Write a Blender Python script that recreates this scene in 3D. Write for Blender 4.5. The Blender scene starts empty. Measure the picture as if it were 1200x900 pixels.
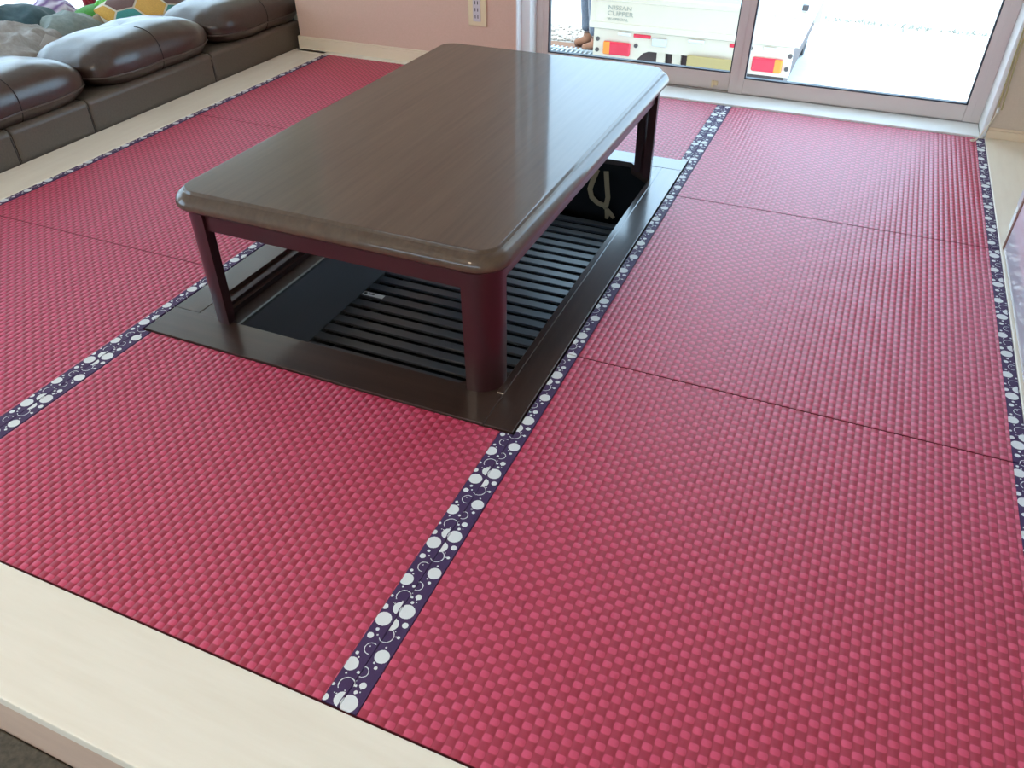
import bpy, bmesh, math, random
from mathutils import Vector, Matrix, noise
SC = bpy.context.scene
COL = SC.collection
PI = math.pi
# ---------------------------------------------------------------- camera
cam_d = bpy.data.cameras.new('camera')
cam = bpy.data.objects.new('camera', cam_d)
COL.objects.link(cam)
PITCH, YAW, ROLL = 0.6613, -0.4066, -0.0021
fw = Vector((math.sin(YAW)*math.cos(PITCH), math.cos(YAW)*math.cos(PITCH), -math.sin(PITCH)))
rt = Vector((math.cos(YAW), -math.sin(YAW), 0)); up = rt.cross(fw)
r2 = rt*math.cos(ROLL)+up*math.sin(ROLL); u2 = -rt*math.sin(ROLL)+up*math.cos(ROLL)
M = Matrix((r2, u2, -fw)).transposed().to_4x4()
M.translation = Vector((0.3848, -0.3967, 0.936))
cam.matrix_world = M
cam_d.sensor_width = 36
cam_d.lens = 910.05*36/1200
cam_d.clip_start = 0.02; cam_d.clip_end = 200
SC.camera = cam
# ---------------------------------------------------------------- world, sun, exposure
W = bpy.data.worlds.new('sky'); SC.world = W; W.use_nodes = True
bg = W.node_tree.nodes['Background']
bg.inputs[0].default_value = (0.51, 0.76, 1.0, 1)
bg.inputs[1].default_value = 4.6
sun_d = bpy.data.lights.new('sun', 'SUN'); sun_d.energy = 6.0; sun_d.angle = 0.01; sun_d.color = (1, .93, .80)
sun = bpy.data.objects.new('sun', sun_d); COL.objects.link(sun)
sun.rotation_euler = Vector((0.25, 1.0, -1.9)).to_track_quat('-Z', 'Y').to_euler()
SC.view_settings.view_transform = 'Standard'
SC.view_settings.look = 'None'
SC.view_settings.gamma = 1
SC.view_settings.use_curve_mapping = False
SC.view_settings.exposure = 0.34
try:
    SC.cycles.max_bounces = 12; SC.cycles.diffuse_bounces = 6; SC.cycles.transparent_max_bounces = 12
except Exception: pass

# ---------------------------------------------------------------- materials
def mat(name, col, rough=.6, metal=0, coat=0, spec=.5, sheen=0, coatr=.1):
    m = bpy.data.materials.new(name); m.use_nodes = True
    b = m.node_tree.nodes['Principled BSDF']
    b.inputs['Base Color'].default_value = (*col, 1)
    b.inputs['Roughness'].default_value = rough
    b.inputs['Metallic'].default_value = metal
    b.inputs['Coat Weight'].default_value = coat
    b.inputs['Coat Roughness'].default_value = coatr
    b.inputs['Specular IOR Level'].default_value = spec
    b.inputs['Sheen Weight'].default_value = sheen
    return m
class NT:
    def __init__(s, m):
        s.m = m; s.t = m.node_tree; s.n = s.t.nodes; s.b = s.n['Principled BSDF']
        s.co = s.n.new('ShaderNodeTexCoord')
    def l(s, a, b): s.t.links.new(a, b)
    def math(s, op, a, b=None, c=None):
        n = s.n.new('ShaderNodeMath'); n.operation = op
        for i, v in enumerate((a, b, c)):
            if v is None: continue
            if isinstance(v, (int, float)): n.inputs[i].default_value = v
            else: s.l(v, n.inputs[i])
        return n.outputs[0]
    def mapping(s, scale, src=None):
        n = s.n.new('ShaderNodeMapping'); n.inputs['Scale'].default_value = scale
        s.l(src or s.co.outputs['Object'], n.inputs[0]); return n.outputs[0]
    def noise(s, scale, vec=None, detail=4, rough=.5):
        n = s.n.new('ShaderNodeTexNoise'); n.inputs['Scale'].default_value = scale
        n.inputs['Detail'].default_value = detail; n.inputs['Roughness'].default_value = rough
        s.l(vec or s.co.outputs['Object'], n.inputs['Vector']); return n.outputs[0]
    def mix(s, f, a, b):
        n = s.n.new('ShaderNodeMix'); n.data_type = 'RGBA'
        if isinstance(f, (int, float)): n.inputs[0].default_value = f
        else: s.l(f, n.inputs[0])
        for i, v in ((6, a), (7, b)):
            if isinstance(v, tuple): n.inputs[i].default_value = (*v[:3], 1)
            else: s.l(v, n.inputs[i])
        return n.outputs[2]
    def bump(s, h, strength=.2, dist=.001):
        n = s.n.new('ShaderNodeBump'); n.inputs['Strength'].default_value = strength; n.inputs['Distance'].default_value = dist
        s.l(h, n.inputs['Height']); s.l(n.outputs[0], s.b.inputs['Normal'])
    def color(s, c): s.l(c, s.b.inputs['Base Color'])

def grainy(name, c1, c2, scale=(1, 1, 1), nscale=20, rough=.5, bumps=.1, bd=.001, **k):
    m = mat(name, c1, rough, **k); t = NT(m)
    f = t.noise(nscale, t.mapping(scale), 6, .6)
    f2 = t.math('MULTIPLY_ADD', f, 2.4, -.7); f2.node.use_clamp = True
    t.color(t.mix(f2, c1, c2)); t.bump(f, bumps, bd)
    return m

def weave_mat():
    m = mat('red_woven_tatami', (.5, .05, .1), .5, spec=.5, coat=.35, coatr=.36); t = NT(m)
    sp = t.n.new('ShaderNodeSeparateXYZ'); t.l(t.co.outputs['Object'], sp.inputs[0])
    cx = t.math('FLOOR', t.math('DIVIDE', sp.outputs[0], CX)); cy = t.math('FLOOR', t.math('DIVIDE', sp.outputs[1], CY))
    par = t.math('FLOORED_MODULO', t.math('ADD', cx, cy), 2)
    fib = t.noise(1, t.mapping((60, 1800, 1)), 3)
    cell = t.n.new('ShaderNodeTexWhiteNoise'); cell.noise_dimensions = '2D'
    cb = t.n.new('ShaderNodeCombineXYZ'); t.l(cx, cb.inputs[0]); t.l(cy, cb.inputs[1]); t.l(cb.outputs[0], cell.inputs['Vector'])
    v = t.math('ADD', t.math('MULTIPLY', fib, .45), t.math('MULTIPLY', cell.outputs[0], .25))
    light = t.mix(v, (.55, .046, .112), (.69, .086, .178)); dark = t.mix(v, (.34, .016, .046), (.43, .030, .072))
    lx = t.math('ABSOLUTE', t.math('MULTIPLY_ADD', t.math('FRACT', t.math('DIVIDE', sp.outputs[0], CX)), 2, -1))
    ly = t.math('ABSOLUTE', t.math('MULTIPLY_ADD', t.math('FRACT', t.math('DIVIDE', sp.outputs[1], CY)), 2, -1))
    d = t.math('ADD', t.math('POWER', lx, 5), t.math('POWER', ly, 2.6))
    msk = t.math('MULTIPLY_ADD', d, -1.7, 1.9); msk.node.use_clamp = True
    t.color(t.mix(t.math('MULTIPLY', par, msk), dark, light)); t.bump(fib, .25, .0006)
    return m
CX, CY = .0132, .0111

# textile border: circles, small dots, rings and cut circles repeated along the strip (u across, v along)
P_ = .1515
CIRC = [(.0117,.1399,.0120),(.0416,.0866,.0108),(.0077,.0618,.0108),(.0086,.1097,.0048),(.0126,.1220,.0027),(.0175,.1139,.0015),
        (.0461,.1419,.0048),(.0471,.1212,.0026),(.0064,.0792,.0026),(.0119,.0741,.0014),(.0364,.0744,.0016),(.0425,.0685,.0027),
        (.0238,.0542,.0024),(.0093,.0474,.0015),(.0397,.1011,.0016),(.0369,.0113,.0125),(.0027,.0077,.0050),(.0024,.0276,.0024),
        (.0406,.0399,.0050),(.0366,.0282,.0027),(.0319,.0362,.0018)]
RING = [(.0300,.1176,.0108, 1, -.6), (.0202,.0916,.0088, -1, .1), (.0296,.0572,.0078, 1, .1), (.0194,.0325,.0110, -.5, 1)]
HALF = [(.0248,.0128,.0107,(.0369,.0113,.0134),-1,.0240), (.0270,.1365,.0105,(.0117,.1399,.0132),1,.0268)]   # half discs, cut along the middle of the band
def border_mat():
    m = mat('patterned_textile_border', (.05, .02, .09), .6, spec=.35); t = NT(m)
    sp = t.n.new('ShaderNodeSeparateXYZ'); t.l(t.co.outputs['Object'], sp.inputs[0])
    wob = t.noise(900, None, 1)
    w = t.math('MULTIPLY_ADD', wob, .0012, -.0006)
    v = t.math('FLOORED_MODULO', sp.outputs[1], P_)
    u = sp.outputs[0]
    cb = t.n.new('ShaderNodeCombineXYZ'); t.l(u, cb.inputs[0]); t.l(v, cb.inputs[1])
    def dist(a, b):
        n = t.n.new('ShaderNodeVectorMath'); n.operation = 'DISTANCE'; t.l(cb.outputs[0], n.inputs[0]); n.inputs[1].default_value = (a, b, 0)
        return t.math('ADD', n.outputs['Value'], w)
    tot = None
    def acc(x):
        nonlocal tot
        tot = x if tot is None else t.math('MAXIMUM', tot, x)
    def wrap(b, r): return [b+k*P_ for k in (-1, 0, 1) if -r < b+k*P_ < P_+r]
    for a, b, r in CIRC:
        for bb in wrap(b, r): acc(t.math('LESS_THAN', dist(a, bb), r*.96))
    for a, b, r, nx, ny in RING:
        for bb in wrap(b, r):
            ring = t.math('COMPARE', dist(a, bb), r, .0006)
            dd = t.math('ADD', t.math('MULTIPLY', u, nx), t.math('MULTIPLY_ADD', v, ny, -(a*nx+bb*ny)))
            acc(t.math('MULTIPLY', ring, t.math('GREATER_THAN', dd, -r*.35)))
    for a, b, r, (ca, cb_, cr), sd, uc in HALF:
        for k in (-1, 0, 1):
            if not -r < b+k*P_ < P_+r: continue
            side = t.math('GREATER_THAN' if sd > 0 else 'LESS_THAN', u, uc)
            acc(t.math('MULTIPLY', side, t.math('MULTIPLY', t.math('LESS_THAN', dist(a, b+k*P_), r), t.math('GREATER_THAN', dist(ca, cb_+k*P_), cr))))
    rnd = random.Random(4)
    for i in range(12):
        acc(t.math('LESS_THAN', dist(rnd.uniform(.002, .052), rnd.uniform(.002, P_-.002)), .0009))
    fab = t.noise(1500, None, 2)
    t.color(t.mix(tot, t.mix(fab, (.035, .015, .06), (.075, .035, .12)), t.mix(fab, (.64, .66, .67), (.82, .85, .86))))
    t.bump(fab, .2, .0004)
    return m

def wood_mat(name, c1, c2, rough, coat=0, axis='y', coatr=.15, fine=1.0, spec=.5):
    m = mat(name, c1, rough, coat=coat, coatr=coatr, spec=spec); t = NT(m)
    sc = (60, 2.2, 60) if axis == 'y' else (2.2, 60, 60)
    n1 = t.noise(1.0*fine, t.mapping(sc), 5, .65)
    sc2 = (9, 1.1, 9) if axis == 'y' else (1.1, 9, 9)
    n2 = t.noise(1.2, t.mapping(sc2), 3, .5)
    f = t.math('MULTIPLY_ADD', t.math('ADD', t.math('MULTIPLY', n1, .7), t.math('MULTIPLY', n2, .5)), 2.6, -1.05); f.node.use_clamp = True
    t.color(t.mix(f, c1, c2)); t.bump(n1, .05, .0008)
    return m
def glass_mat(name, tint=(1, 1, 1), ior=1.45):
    m = bpy.data.materials.new(name); m.use_nodes = True; nt = m.node_tree; nt.nodes.clear()
    o = nt.nodes.new('ShaderNodeOutputMaterial'); mx = nt.nodes.new('ShaderNodeMixShader'); fr = nt.nodes.new('ShaderNodeFresnel')
    tr = nt.nodes.new('ShaderNodeBsdfTransparent'); gl = nt.nodes.new('ShaderNodeBsdfGlossy'); gl.inputs['Roughness'].default_value = .01
    tr.inputs[0].default_value = (*tint, 1); fr.inputs[0].default_value = ior
    nt.links.new(fr.outputs[0], mx.inputs[0]); nt.links.new(tr.outputs[0], mx.inputs[1]); nt.links.new(gl.outputs[0], mx.inputs[2]); nt.links.new(mx.outputs[0], o.inputs[0])
    return m
def translucent_mat(name, col):
    m = bpy.data.materials.new(name); m.use_nodes = True; nt = m.node_tree; nt.nodes.clear()
    o = nt.nodes.new('ShaderNodeOutputMaterial'); mx = nt.nodes.new('ShaderNodeMixShader'); mx.inputs[0].default_value = .35
    mt = nt.nodes.new('ShaderNodeMixShader'); mt.inputs[0].default_value = .5
    tr = nt.nodes.new('ShaderNodeBsdfTranslucent'); d = nt.nodes.new('ShaderNodeBsdfDiffuse'); tp = nt.nodes.new('ShaderNodeBsdfTransparent')
    for n in (tr, d): n.inputs[0].default_value = (*col, 1)
    nt.links.new(tr.outputs[0], mt.inputs[1]); nt.links.new(tp.outputs[0], mt.inputs[2])
    nt.links.new(mt.outputs[0], mx.inputs[1]); nt.links.new(d.outputs[0], mx.inputs[2]); nt.links.new(mx.outputs[0], o.inputs[0])
    return m

Mt = {}
Mt['weave'] = weave_mat(); Mt['border'] = border_mat()
Mt['mat_core'] = mat('tatami_edge_core', (.16, .015, .03), .8)
Mt['board'] = grainy('whitewashed_board', (.80, .73, .61), (.86, .80, .69), (1.2, 14, 1), 3, .33, .05, .0006, spec=.5)
Mt['board_x'] = grainy('whitewashed_board_cross', (.80, .71, .58), (.86, .78, .65), (12, 1.5, 1), 3, .36, .05, .0006)
Mt['fascia'] = grainy('pale_pink_board_face', (.56, .40, .31), (.62, .45, .35), (2, 8, 8), 4, .5, .04)
Mt['tile'] = grainy('dark_mottled_floor_tile', (.035, .03, .022), (.11, .095, .068), (1, 1, 1), 90, .75, .4)
Mt['grout'] = mat('dark_joint', (.02, .018, .014), .9)
Mt['table'] = wood_mat('dark_brown_oak', (.060, .034, .019), (.100, .060, .035), .45, coat=.7, coatr=.08, fine=1.6, spec=.25)
Mt['frame_y'] = wood_mat('hearth_frame_wood', (.026, .013, .010), (.050, .028, .020), .30, coat=.85, coatr=.14)
Mt['frame_x'] = wood_mat('hearth_frame_wood_cross', (.026, .013, .010), (.050, .028, .020), .30, coat=.85, coatr=.14, axis='x')
Mt['redwood'] = mat('dark_red_lacquer', (.030, .006, .007), .32, coat=.3, coatr=.12)
Mt['lip'] = mat('dark_brown_rebate', (.026, .012, .010), .5, spec=.3)
Mt['pit'] = mat('charcoal_pit_panel', (.080, .083, .090), .34)
Mt['pit_black'] = mat('black_pit_lining', (.005, .005, .006), .7, spec=.2)
Mt['slat'] = mat('black_satin_slat', (.045, .052, .062), .33)
Mt['rim'] = mat('grey_metal_rim', (.12, .13, .13), .35, metal=.6)
Mt['white_label'] = mat('white_sticker', (.75, .78, .76), .5)
Mt['ink'] = mat('dark_ink', (.03, .03, .03), .6)
Mt['ribbon'] = mat('tan_cotton_tape', (.30, .22, .13), .9)
Mt['wall'] = grainy('warm_peach_wallpaper', (.66, .43, .32), (.70, .46, .35), (1, 1, 1), 180, .8, .25, .0008)
Mt['wall_r'] = grainy('cream_beige_wallpaper', (.64, .53, .41), (.68, .57, .45), (1, 1, 1), 180, .8, .2, .0008)
Mt['wall_plain'] = mat('off_white_wallpaper', (.82, .73, .61), .85)
Mt['ceil'] = mat('white_ceiling_paper', (.82, .80, .76), .9)
Mt['basebd'] = mat('cream_baseboard', (.80, .64, .46), .45)
Mt['white_pvc'] = mat('white_window_casing', (.82, .84, .84), .35)
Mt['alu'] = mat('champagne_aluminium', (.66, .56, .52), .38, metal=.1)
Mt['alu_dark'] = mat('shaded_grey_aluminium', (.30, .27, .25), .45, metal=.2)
Mt['gasket'] = mat('black_glazing_gasket', (.03, .035, .05), .5)
Mt['glass'] = glass_mat('window_glass')
Mt['glass_screen'] = glass_mat('doubled_window_glass', (.86, .86, .85))
Mt['plate_y'] = mat('blank_yellow_plate', (.52, .40, .17), .5)
Mt['ivory'] = mat('ivory_plastic', (.78, .62, .38), .4)
Mt['socket'] = mat('pale_grey_plastic', (.62, .54, .54), .45)
Mt['hole'] = mat('dark_slot', (.03, .02, .02), .8)
Mt['leather'] = grainy('brown_leather', (.038, .021, .015), (.054, .031, .022), (1, 1, 1), 160, .32, .14, .0008, coat=.5, coatr=.22)
Mt['leather_b'] = grainy('taupe_brown_leather', (.086, .066, .048), (.110, .084, .062), (1, 1, 1), 160, .42, .12, .0008)
Mt['piping'] = mat('brown_leather_piping', (.10, .075, .06), .35)
Mt['seam'] = mat('dark_seam', (.02, .014, .012), .7)
def cloth(name, a, b, s=60): return grainy(name, a, b, (1, 1, 1), s, .9, .4, .002, sheen=.2)
Mt['grey_cloth'] = cloth('grey_fleece', (.30, .28, .26), (.42, .40, .38))
Mt['tag'] = mat('white_care_label', (.62, .60, .56), .7)
Mt['teal_cloth'] = cloth('dark_teal_cloth', (.022, .06, .075), (.04, .095, .11))
Mt['greygreen_cloth'] = cloth('grey_green_cloth', (.20, .26, .25), (.30, .36, .34))
Mt['navy_cloth'] = cloth('navy_cloth', (.02, .022, .045), (.05, .05, .09))
Mt['purple_cloth'] = mat('lilac_striped_cloth', (.5, .4, .6), .9)
_t = NT(Mt['purple_cloth']); _w = _t.n.new('ShaderNodeTexWave'); _w.inputs['Scale'].default_value = 9; _w.inputs['Distortion'].default_value = 5
_t.l(_t.co.outputs['Object'], _w.inputs[0]); _t.color(_t.mix(_w.outputs['Fac'], (.75, .68, .80), (.22, .12, .30)))
Mt['white_cloth'] = cloth('white_cloth', (.75, .74, .70), (.82, .81, .78))
Mt['green_plush'] = cloth('green_plush', (.045, .25, .03), (.08, .36, .05), 120)
Mt['lime_plush'] = cloth('bright_green_plush', (.15, .62, .10), (.22, .72, .15), 120)
Mt['beige_plush'] = cloth('beige_plush', (.34, .28, .20), (.44, .37, .27), 120)
Mt['red_cloth'] = cloth('dark_red_cloth', (.30, .01, .03), (.42, .02, .05), 120)
Mt['cream_yarn'] = cloth('cream_yarn', (.72, .66, .52), (.80, .74, .60), 200)
for nm, c in (('mustard', (.62, .34, .06)), ('coral', (.68, .10, .09)), ('teal', (.04, .24, .21)), ('plum_brown', (.15, .07, .06)), ('crimson', (.52, .03, .05))):
    Mt['p_'+nm] = cloth(nm+'_wool', tuple(x*.85 for x in c), tuple(min(1, x*1.15) for x in c), 250)
Mt['black_cloth'] = mat('black_nylon', (.012, .010, .010), .6)
Mt['gloss_white'] = mat('glossy_white_laminate', (.72, .70, .78), .12, coat=.6, coatr=.04)
Mt['brown_edge'] = mat('brown_edge_band', (.25, .12, .08), .45)
Mt['pink_grey'] = mat('pale_mauve_laminate', (.60, .53, .56), .3)
Mt['cord'] = mat('olive_cotton_cord', (.42, .36, .17), .8)
Mt['curtain'] = translucent_mat('white_sheer_curtain', (.93, .94, .92))
# outdoors
Mt['concrete'] = grainy('pale_concrete', (.62, .61, .58), (.74, .73, .70), (1, 1, 1), 6, .9, .3, .003)
Mt['gravel'] = grainy('grey_gravel', (.10, .11, .11), (.34, .34, .32), (1, 1, 1), 25, .9, .5, .01)
Mt['stone'] = grainy('brown_gravel_stones', (.17, .16, .15), (.40, .38, .35), (1, 1, 1), 9, .9, .3, .004)
Mt['grate'] = mat('galvanised_grating', (.30, .36, .40), .5, metal=.5)
Mt['dirt'] = mat('brown_soil', (.14, .075, .045), .95)
Mt['weed'] = mat('dry_weeds', (.20, .22, .20), .9)
Mt['truck'] = mat('cream_white_truck_paint', (.80, .71, .575), .3, coat=.4, coatr=.08)
Mt['truck_in'] = mat('blue_grey_bed_lining', (.42, .52, .56), .6)
Mt['lens_r'] = mat('red_lamp_lens', (.80, .012, .05), .22, coat=.5)
Mt['lens_o'] = mat('amber_lamp_lens', (.95, .30, .02), .22, coat=.5)
Mt['chrome'] = mat('chrome', (.75, .75, .76), .25, metal=1)
Mt['rubber'] = mat('black_rubber', (.02, .02, .022), .8)
Mt['steel_dark'] = mat('brown_black_chassis', (.08, .06, .06), .7)
Mt['plug'] = mat('grey_rubber_stopper', (.10, .09, .09), .6)
Mt['lettering'] = mat('grey_lettering', (.46, .45, .38), .5)
Mt['denim'] = cloth('blue_denim', (.035, .055, .085), (.075, .10, .14), 90)
Mt['boot'] = mat('brown_suede_boot', (.15, .075, .045), .9)
Mt['jacket'] = mat('dark_jacket', (.03, .035, .05), .9)
Mt['skin'] = mat('skin', (.55, .34, .25), .6)
Mt['hair'] = mat('black_hair', (.01, .009, .008), .6)

# ---------------------------------------------------------------- helpers
def link(name, me, m, parent=None, loc=(0, 0, 0)):
    o = bpy.data.objects.new(name, me); COL.objects.link(o)
    if m is not None:
        for mm in (m if isinstance(m, (list, tuple)) else [m]): me.materials.append(mm)
    o.location = loc
    if parent is not None:
        o.parent = parent
        # parts are modelled in world space: cancel the parent's transform
        base = Vector((0, 0, 0)); p = parent
        while p is not None: base += p.location; p = p.parent
        o.location = Vector(loc)-base
    return o
def tag(o, label, cat, group=None, kind=None):
    o['label'] = label; o['category'] = cat
    if group: o['group'] = group
    if kind: o['kind'] = kind
    return o
def empty(name, loc, label, cat, group=None):
    o = bpy.data.objects.new(name, None); COL.objects.link(o); o.location = loc; o.empty_display_size = .05
    return tag(o, label, cat, group)
def pymesh(name, vs, fs, smooth=False):
    me = bpy.data.meshes.new(name); me.from_pydata([tuple(v) for v in vs], [], fs); me.update()
    if smooth:
        for p in me.polygons: p.use_smooth = True
    return me
def smooth_by(me, ang=40):
    for p in me.polygons: p.use_smooth = True
    try: me.set_sharp_from_angle(angle=math.radians(ang))
    except Exception: pass
class B:
    """collects shapes, links them as one mesh object"""
    def __init__(s): s.bm = bmesh.new()
    def box(s, x0, x1, y0, y1, z0, z1, bev=0, seg=2, rot=None, mi=0):
        t = bmesh.new(); bmesh.ops.create_cube(t, size=1)
        for v in t.verts: v.co = Vector(((x0+x1)/2+v.co.x*(x1-x0), (y0+y1)/2+v.co.y*(y1-y0), (z0+z1)/2+v.co.z*(z1-z0)))
        if bev: bmesh.ops.bevel(t, geom=t.edges[:], offset=bev, segments=seg, profile=.5, affect='EDGES', clamp_overlap=True)
        if rot is not None: bmesh.ops.transform(t, matrix=rot, verts=t.verts)
        for f in t.faces: f.material_index = mi
        s.add(t); return s
    def add(s, t):
        me = bpy.data.meshes.new('tmp'); t.to_mesh(me); t.free(); s.bm.from_mesh(me); bpy.data.meshes.remove(me)
    def cyl(s, p0, p1, r, n=16, r2=None, caps=True, mi=0):
        p0, p1 = Vector(p0), Vector(p1); d = p1-p0
        t = bmesh.new(); bmesh.ops.create_cone(t, cap_ends=caps, segments=n, radius1=r, radius2=r if r2 is None else r2, depth=d.length)
        q = d.to_track_quat('Z', 'Y').to_matrix().to_4x4(); q.translation = (p0+p1)/2
        bmesh.ops.transform(t, matrix=q, verts=t.verts)
        for f in t.faces: f.material_index = mi
        s.add(t); return s
    def tube(s, pts, r, n=8):
        pts = [Vector(p) for p in pts]; rings = []
        for i, p in enumerate(pts):
            d = (pts[min(i+1, len(pts)-1)]-pts[max(i-1, 0)]).normalized()
            a = d.orthogonal().normalized() if i == 0 else (pa-d*pa.dot(d)).normalized()
            pa = a; b = d.cross(a)
            rr = r[i] if isinstance(r, (list, tuple)) else r
            rings.append([s.bm.verts.new(p+(a*math.cos(2*PI*k/n)+b*math.sin(2*PI*k/n))*rr) for k in range(n)])
        for A, C_ in zip(rings, rings[1:]):
            for k in range(n): s.bm.faces.new((A[k], A[(k+1) % n], C_[(k+1) % n], C_[k]))
        s.bm.faces.new(rings[0][::-1]); s.bm.faces.new(rings[-1]); return s
    def prism(s, poly, h0, h1, axis='z', mi=0):
        def P(a, b, h): return {'z': (a, b, h), 'y': (a, h, b), 'x': (h, a, b)}[axis]
        A = [s.bm.verts.new(P(a, b, h0)) for a, b in poly]; C_ = [s.bm.verts.new(P(a, b, h1)) for a, b in poly]
        n = len(poly); fs = [s.bm.faces.new(A[::-1]), s.bm.faces.new(C_)]
        for k in range(n): fs.append(s.bm.faces.new((A[k], A[(k+1) % n], C_[(k+1) % n], C_[k])))
        for f in fs: f.material_index = mi
        return s
    def rings(s, rs, cap=True):
        R = [[s.bm.verts.new(p) for p in r] for r in rs]; n = len(R[0])
        for A, C_ in zip(R, R[1:]):
            for k in range(n): s.bm.faces.new((A[k], A[(k+1) % n], C_[(k+1) % n], C_[k]))
        if cap: s.bm.faces.new(R[0][::-1]); s.bm.faces.new(R[-1])
        return s
    def out(s, name, m, parent=None, smooth=None, loc=(0, 0, 0)):
        bmesh.ops.recalc_face_normals(s.bm, faces=s.bm.faces)
        me = bpy.data.meshes.new(name); s.bm.to_mesh(me); s.bm.free()
        if smooth: smooth_by(me, smooth)
        o = link(name, me, m, parent, loc)
        if smooth:
            wn = o.modifiers.new('weighted_normals', 'WEIGHTED_NORMAL'); wn.keep_sharp = True; wn.weight = 80
        return o
def struct(name, o): o['kind'] = 'structure'; return o
def rrect(x0, x1, y0, y1, r, n=8):
    pts = []
    for (cx, cy, a0) in ((x1-r, y1-r, 0), (x0+r, y1-r, 90), (x0+r, y0+r, 180), (x1-r, y0+r, 270)):
        for k in range(n+1):
            a = math.radians(a0+90*k/n); pts.append((cx+r*math.cos(a), cy+r*math.sin(a)))
    return pts
def superq(cx, cy, cz, a, b, c, e1=.6, e2=.6, n=40, m=24):
    """superellipsoid point grid"""
    f = lambda w, e: math.copysign(abs(w)**e, w)
    vs, fs = [], []
    for i in range(m+1):
        ph = -PI/2+PI*i/m
        for k in range(n):
            th = 2*PI*k/n
            vs.append((cx+a*f(math.cos(ph), e1)*f(math.cos(th), e2), cy+b*f(math.cos(ph), e1)*f(math.sin(th), e2), cz+c*f(math.sin(ph), e1)))
    for i in range(m):
        for k in range(n): fs.append((i*n+k, i*n+(k+1) % n, (i+1)*n+(k+1) % n, (i+1)*n+k))
    return vs, fs

# ================================================================= THE SETTING
LF = -.135        # lower floor
WX = -3.35        # left wall
YW = 2.57         # wall with the window
CZ = 2.35
# lower floor of dark tiles
fl = struct('floor', B().box(WX, 1.42, -3.0, -.02, LF-.12, LF-.006).box(WX, -1.90, -.02, 4.3, LF-.12, LF-.006).out('floor', Mt['grout']))
tile0 = None
cells = []
for i in range(-5, 3):
    for j in range(0, 5):
        x0, y0 = -.372+i*.42, -.1575-.42*(j+1)
        if -2.5 < x0 < .6 and y0 > -2.4: cells.append((x0, y0))
tm = B().box(.0015, .4185, .0015, .4185, -.012, 0, .002, 1)
bmesh.ops.recalc_face_normals(tm.bm, faces=tm.bm.faces)
tme = bpy.data.meshes.new('floor_tile'); tm.bm.to_mesh(tme); tm.bm.free(); tme.materials.append(Mt['tile'])
for x0, y0 in cells:
    link('floor_tile', tme, None, fl, (x0, y0, LF))
# platform (raised floor) core and boards; a hole is left for the sunken hearth
pl = B()
for a in ((-1.9, -.85, 0, 2.56), (-.10, 1.25, 0, 2.56), (-.85, -.10, 0, .66), (-.85, -.10, 1.88, 2.56)):
    pl.box(a[0], a[1], a[2]+.001, a[3], LF-.005, -.017)
struct('trim_1', pl.out('trim_1', Mt['mat_core']))
struct('trim_2', B().box(-1.918, 1.3, -.160, -.0008, -.022, .002, .004, 2).out('trim_2', Mt['board'], smooth=40))      # front step board
struct('trim_3', B().box(-1.918, 1.3, -.1572, -.02, LF-.012, -.022).out('trim_3', Mt['fascia']))                      # face below it
struct('trim_4', B().box(-1.918, -1.7535, 0, 2.552, -.022, .002, .002, 1).out('trim_4', Mt['board_x'], smooth=40))  # left border board
struct('trim_5', B().box(-1.914, -1.76, 0, 2.56, LF, -.022).out('trim_5', Mt['fascia']))
struct('trim_6', B().box(-1.9, -.862, 2.527, 2.57, -.022, .002, .0015, 1).out('trim_6', Mt['board_x']))
struct('trim_7', B().box(.8225, 1.3, 0, 2.54, -.022, .002, .0015, 1).out('trim_7', Mt['board_x']))
struct('trim_8', B().box(-.862, .8055, 2.527, 2.652, -.022, .006, .0015, 1).out('trim_8', Mt['white_pvc']))          # white sill
# walls
wb = B().box(-1.9, -.875, YW, 2.70, LF, CZ)
struct('wall_back', wb.out('wall_back', Mt['wall']))
struct('wall_back_right', B().box(.822, 1.42, 2.54, 2.70, LF, CZ).out('wall_back_right', Mt['wall_r']))
struct('wall_back_lintel', B().box(-.875, .822, YW, 2.70, 2.10, CZ).out('wall_back_lintel', Mt['wall']))
struct('wall_right', B().box(1.30, 1.42, -3.0, 2.54, LF, CZ).out('wall_right', Mt['wall_r']))
struct('wall_extension', B().box(-2.02, -1.9, 2.70, 4.3, LF, CZ).out('wall_extension', Mt['wall_plain']))
struct('wall_far', B().box(WX, -1.9, 4.3, 4.42, LF, CZ).out('wall_far', Mt['wall_plain']))
# left wall with the curtained window: y .6 .. 4.2
w = B(); w.box(WX-.12, WX, -3.0, -1.6, LF, CZ).box(WX-.12, WX, .2, .7, LF, CZ).box(WX-.12, WX, 4.1, 4.3, LF, CZ).box(WX-.12, WX, -1.6, .2, LF, .25).box(WX-.12, WX, -1.6, 4.1, 1.6, CZ)  # the unseen near opening is added to let skylight fill the room
struct('wall_left', w.out('wall_left', Mt['wall_plain']))
# wall behind the photographer; its wide opening is added to let in fill light
w = B(); w.box(WX, -2.6, -3.12, -3.0, LF, CZ).box(1.2, 1.42, -3.12, -3.0, LF, CZ).box(-2.6, 1.2, -3.12, -3.0, LF, .75).box(-2.6, 1.2, -3.12, -3.0, 1.6, CZ)
struct('wall_front', w.out('wall_front', Mt['wall_plain']))
struct('ceiling', B().box(WX-.12, 1.42, -3.12, 4.42, CZ, CZ+.12).out('ceiling', Mt['ceil']))
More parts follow.
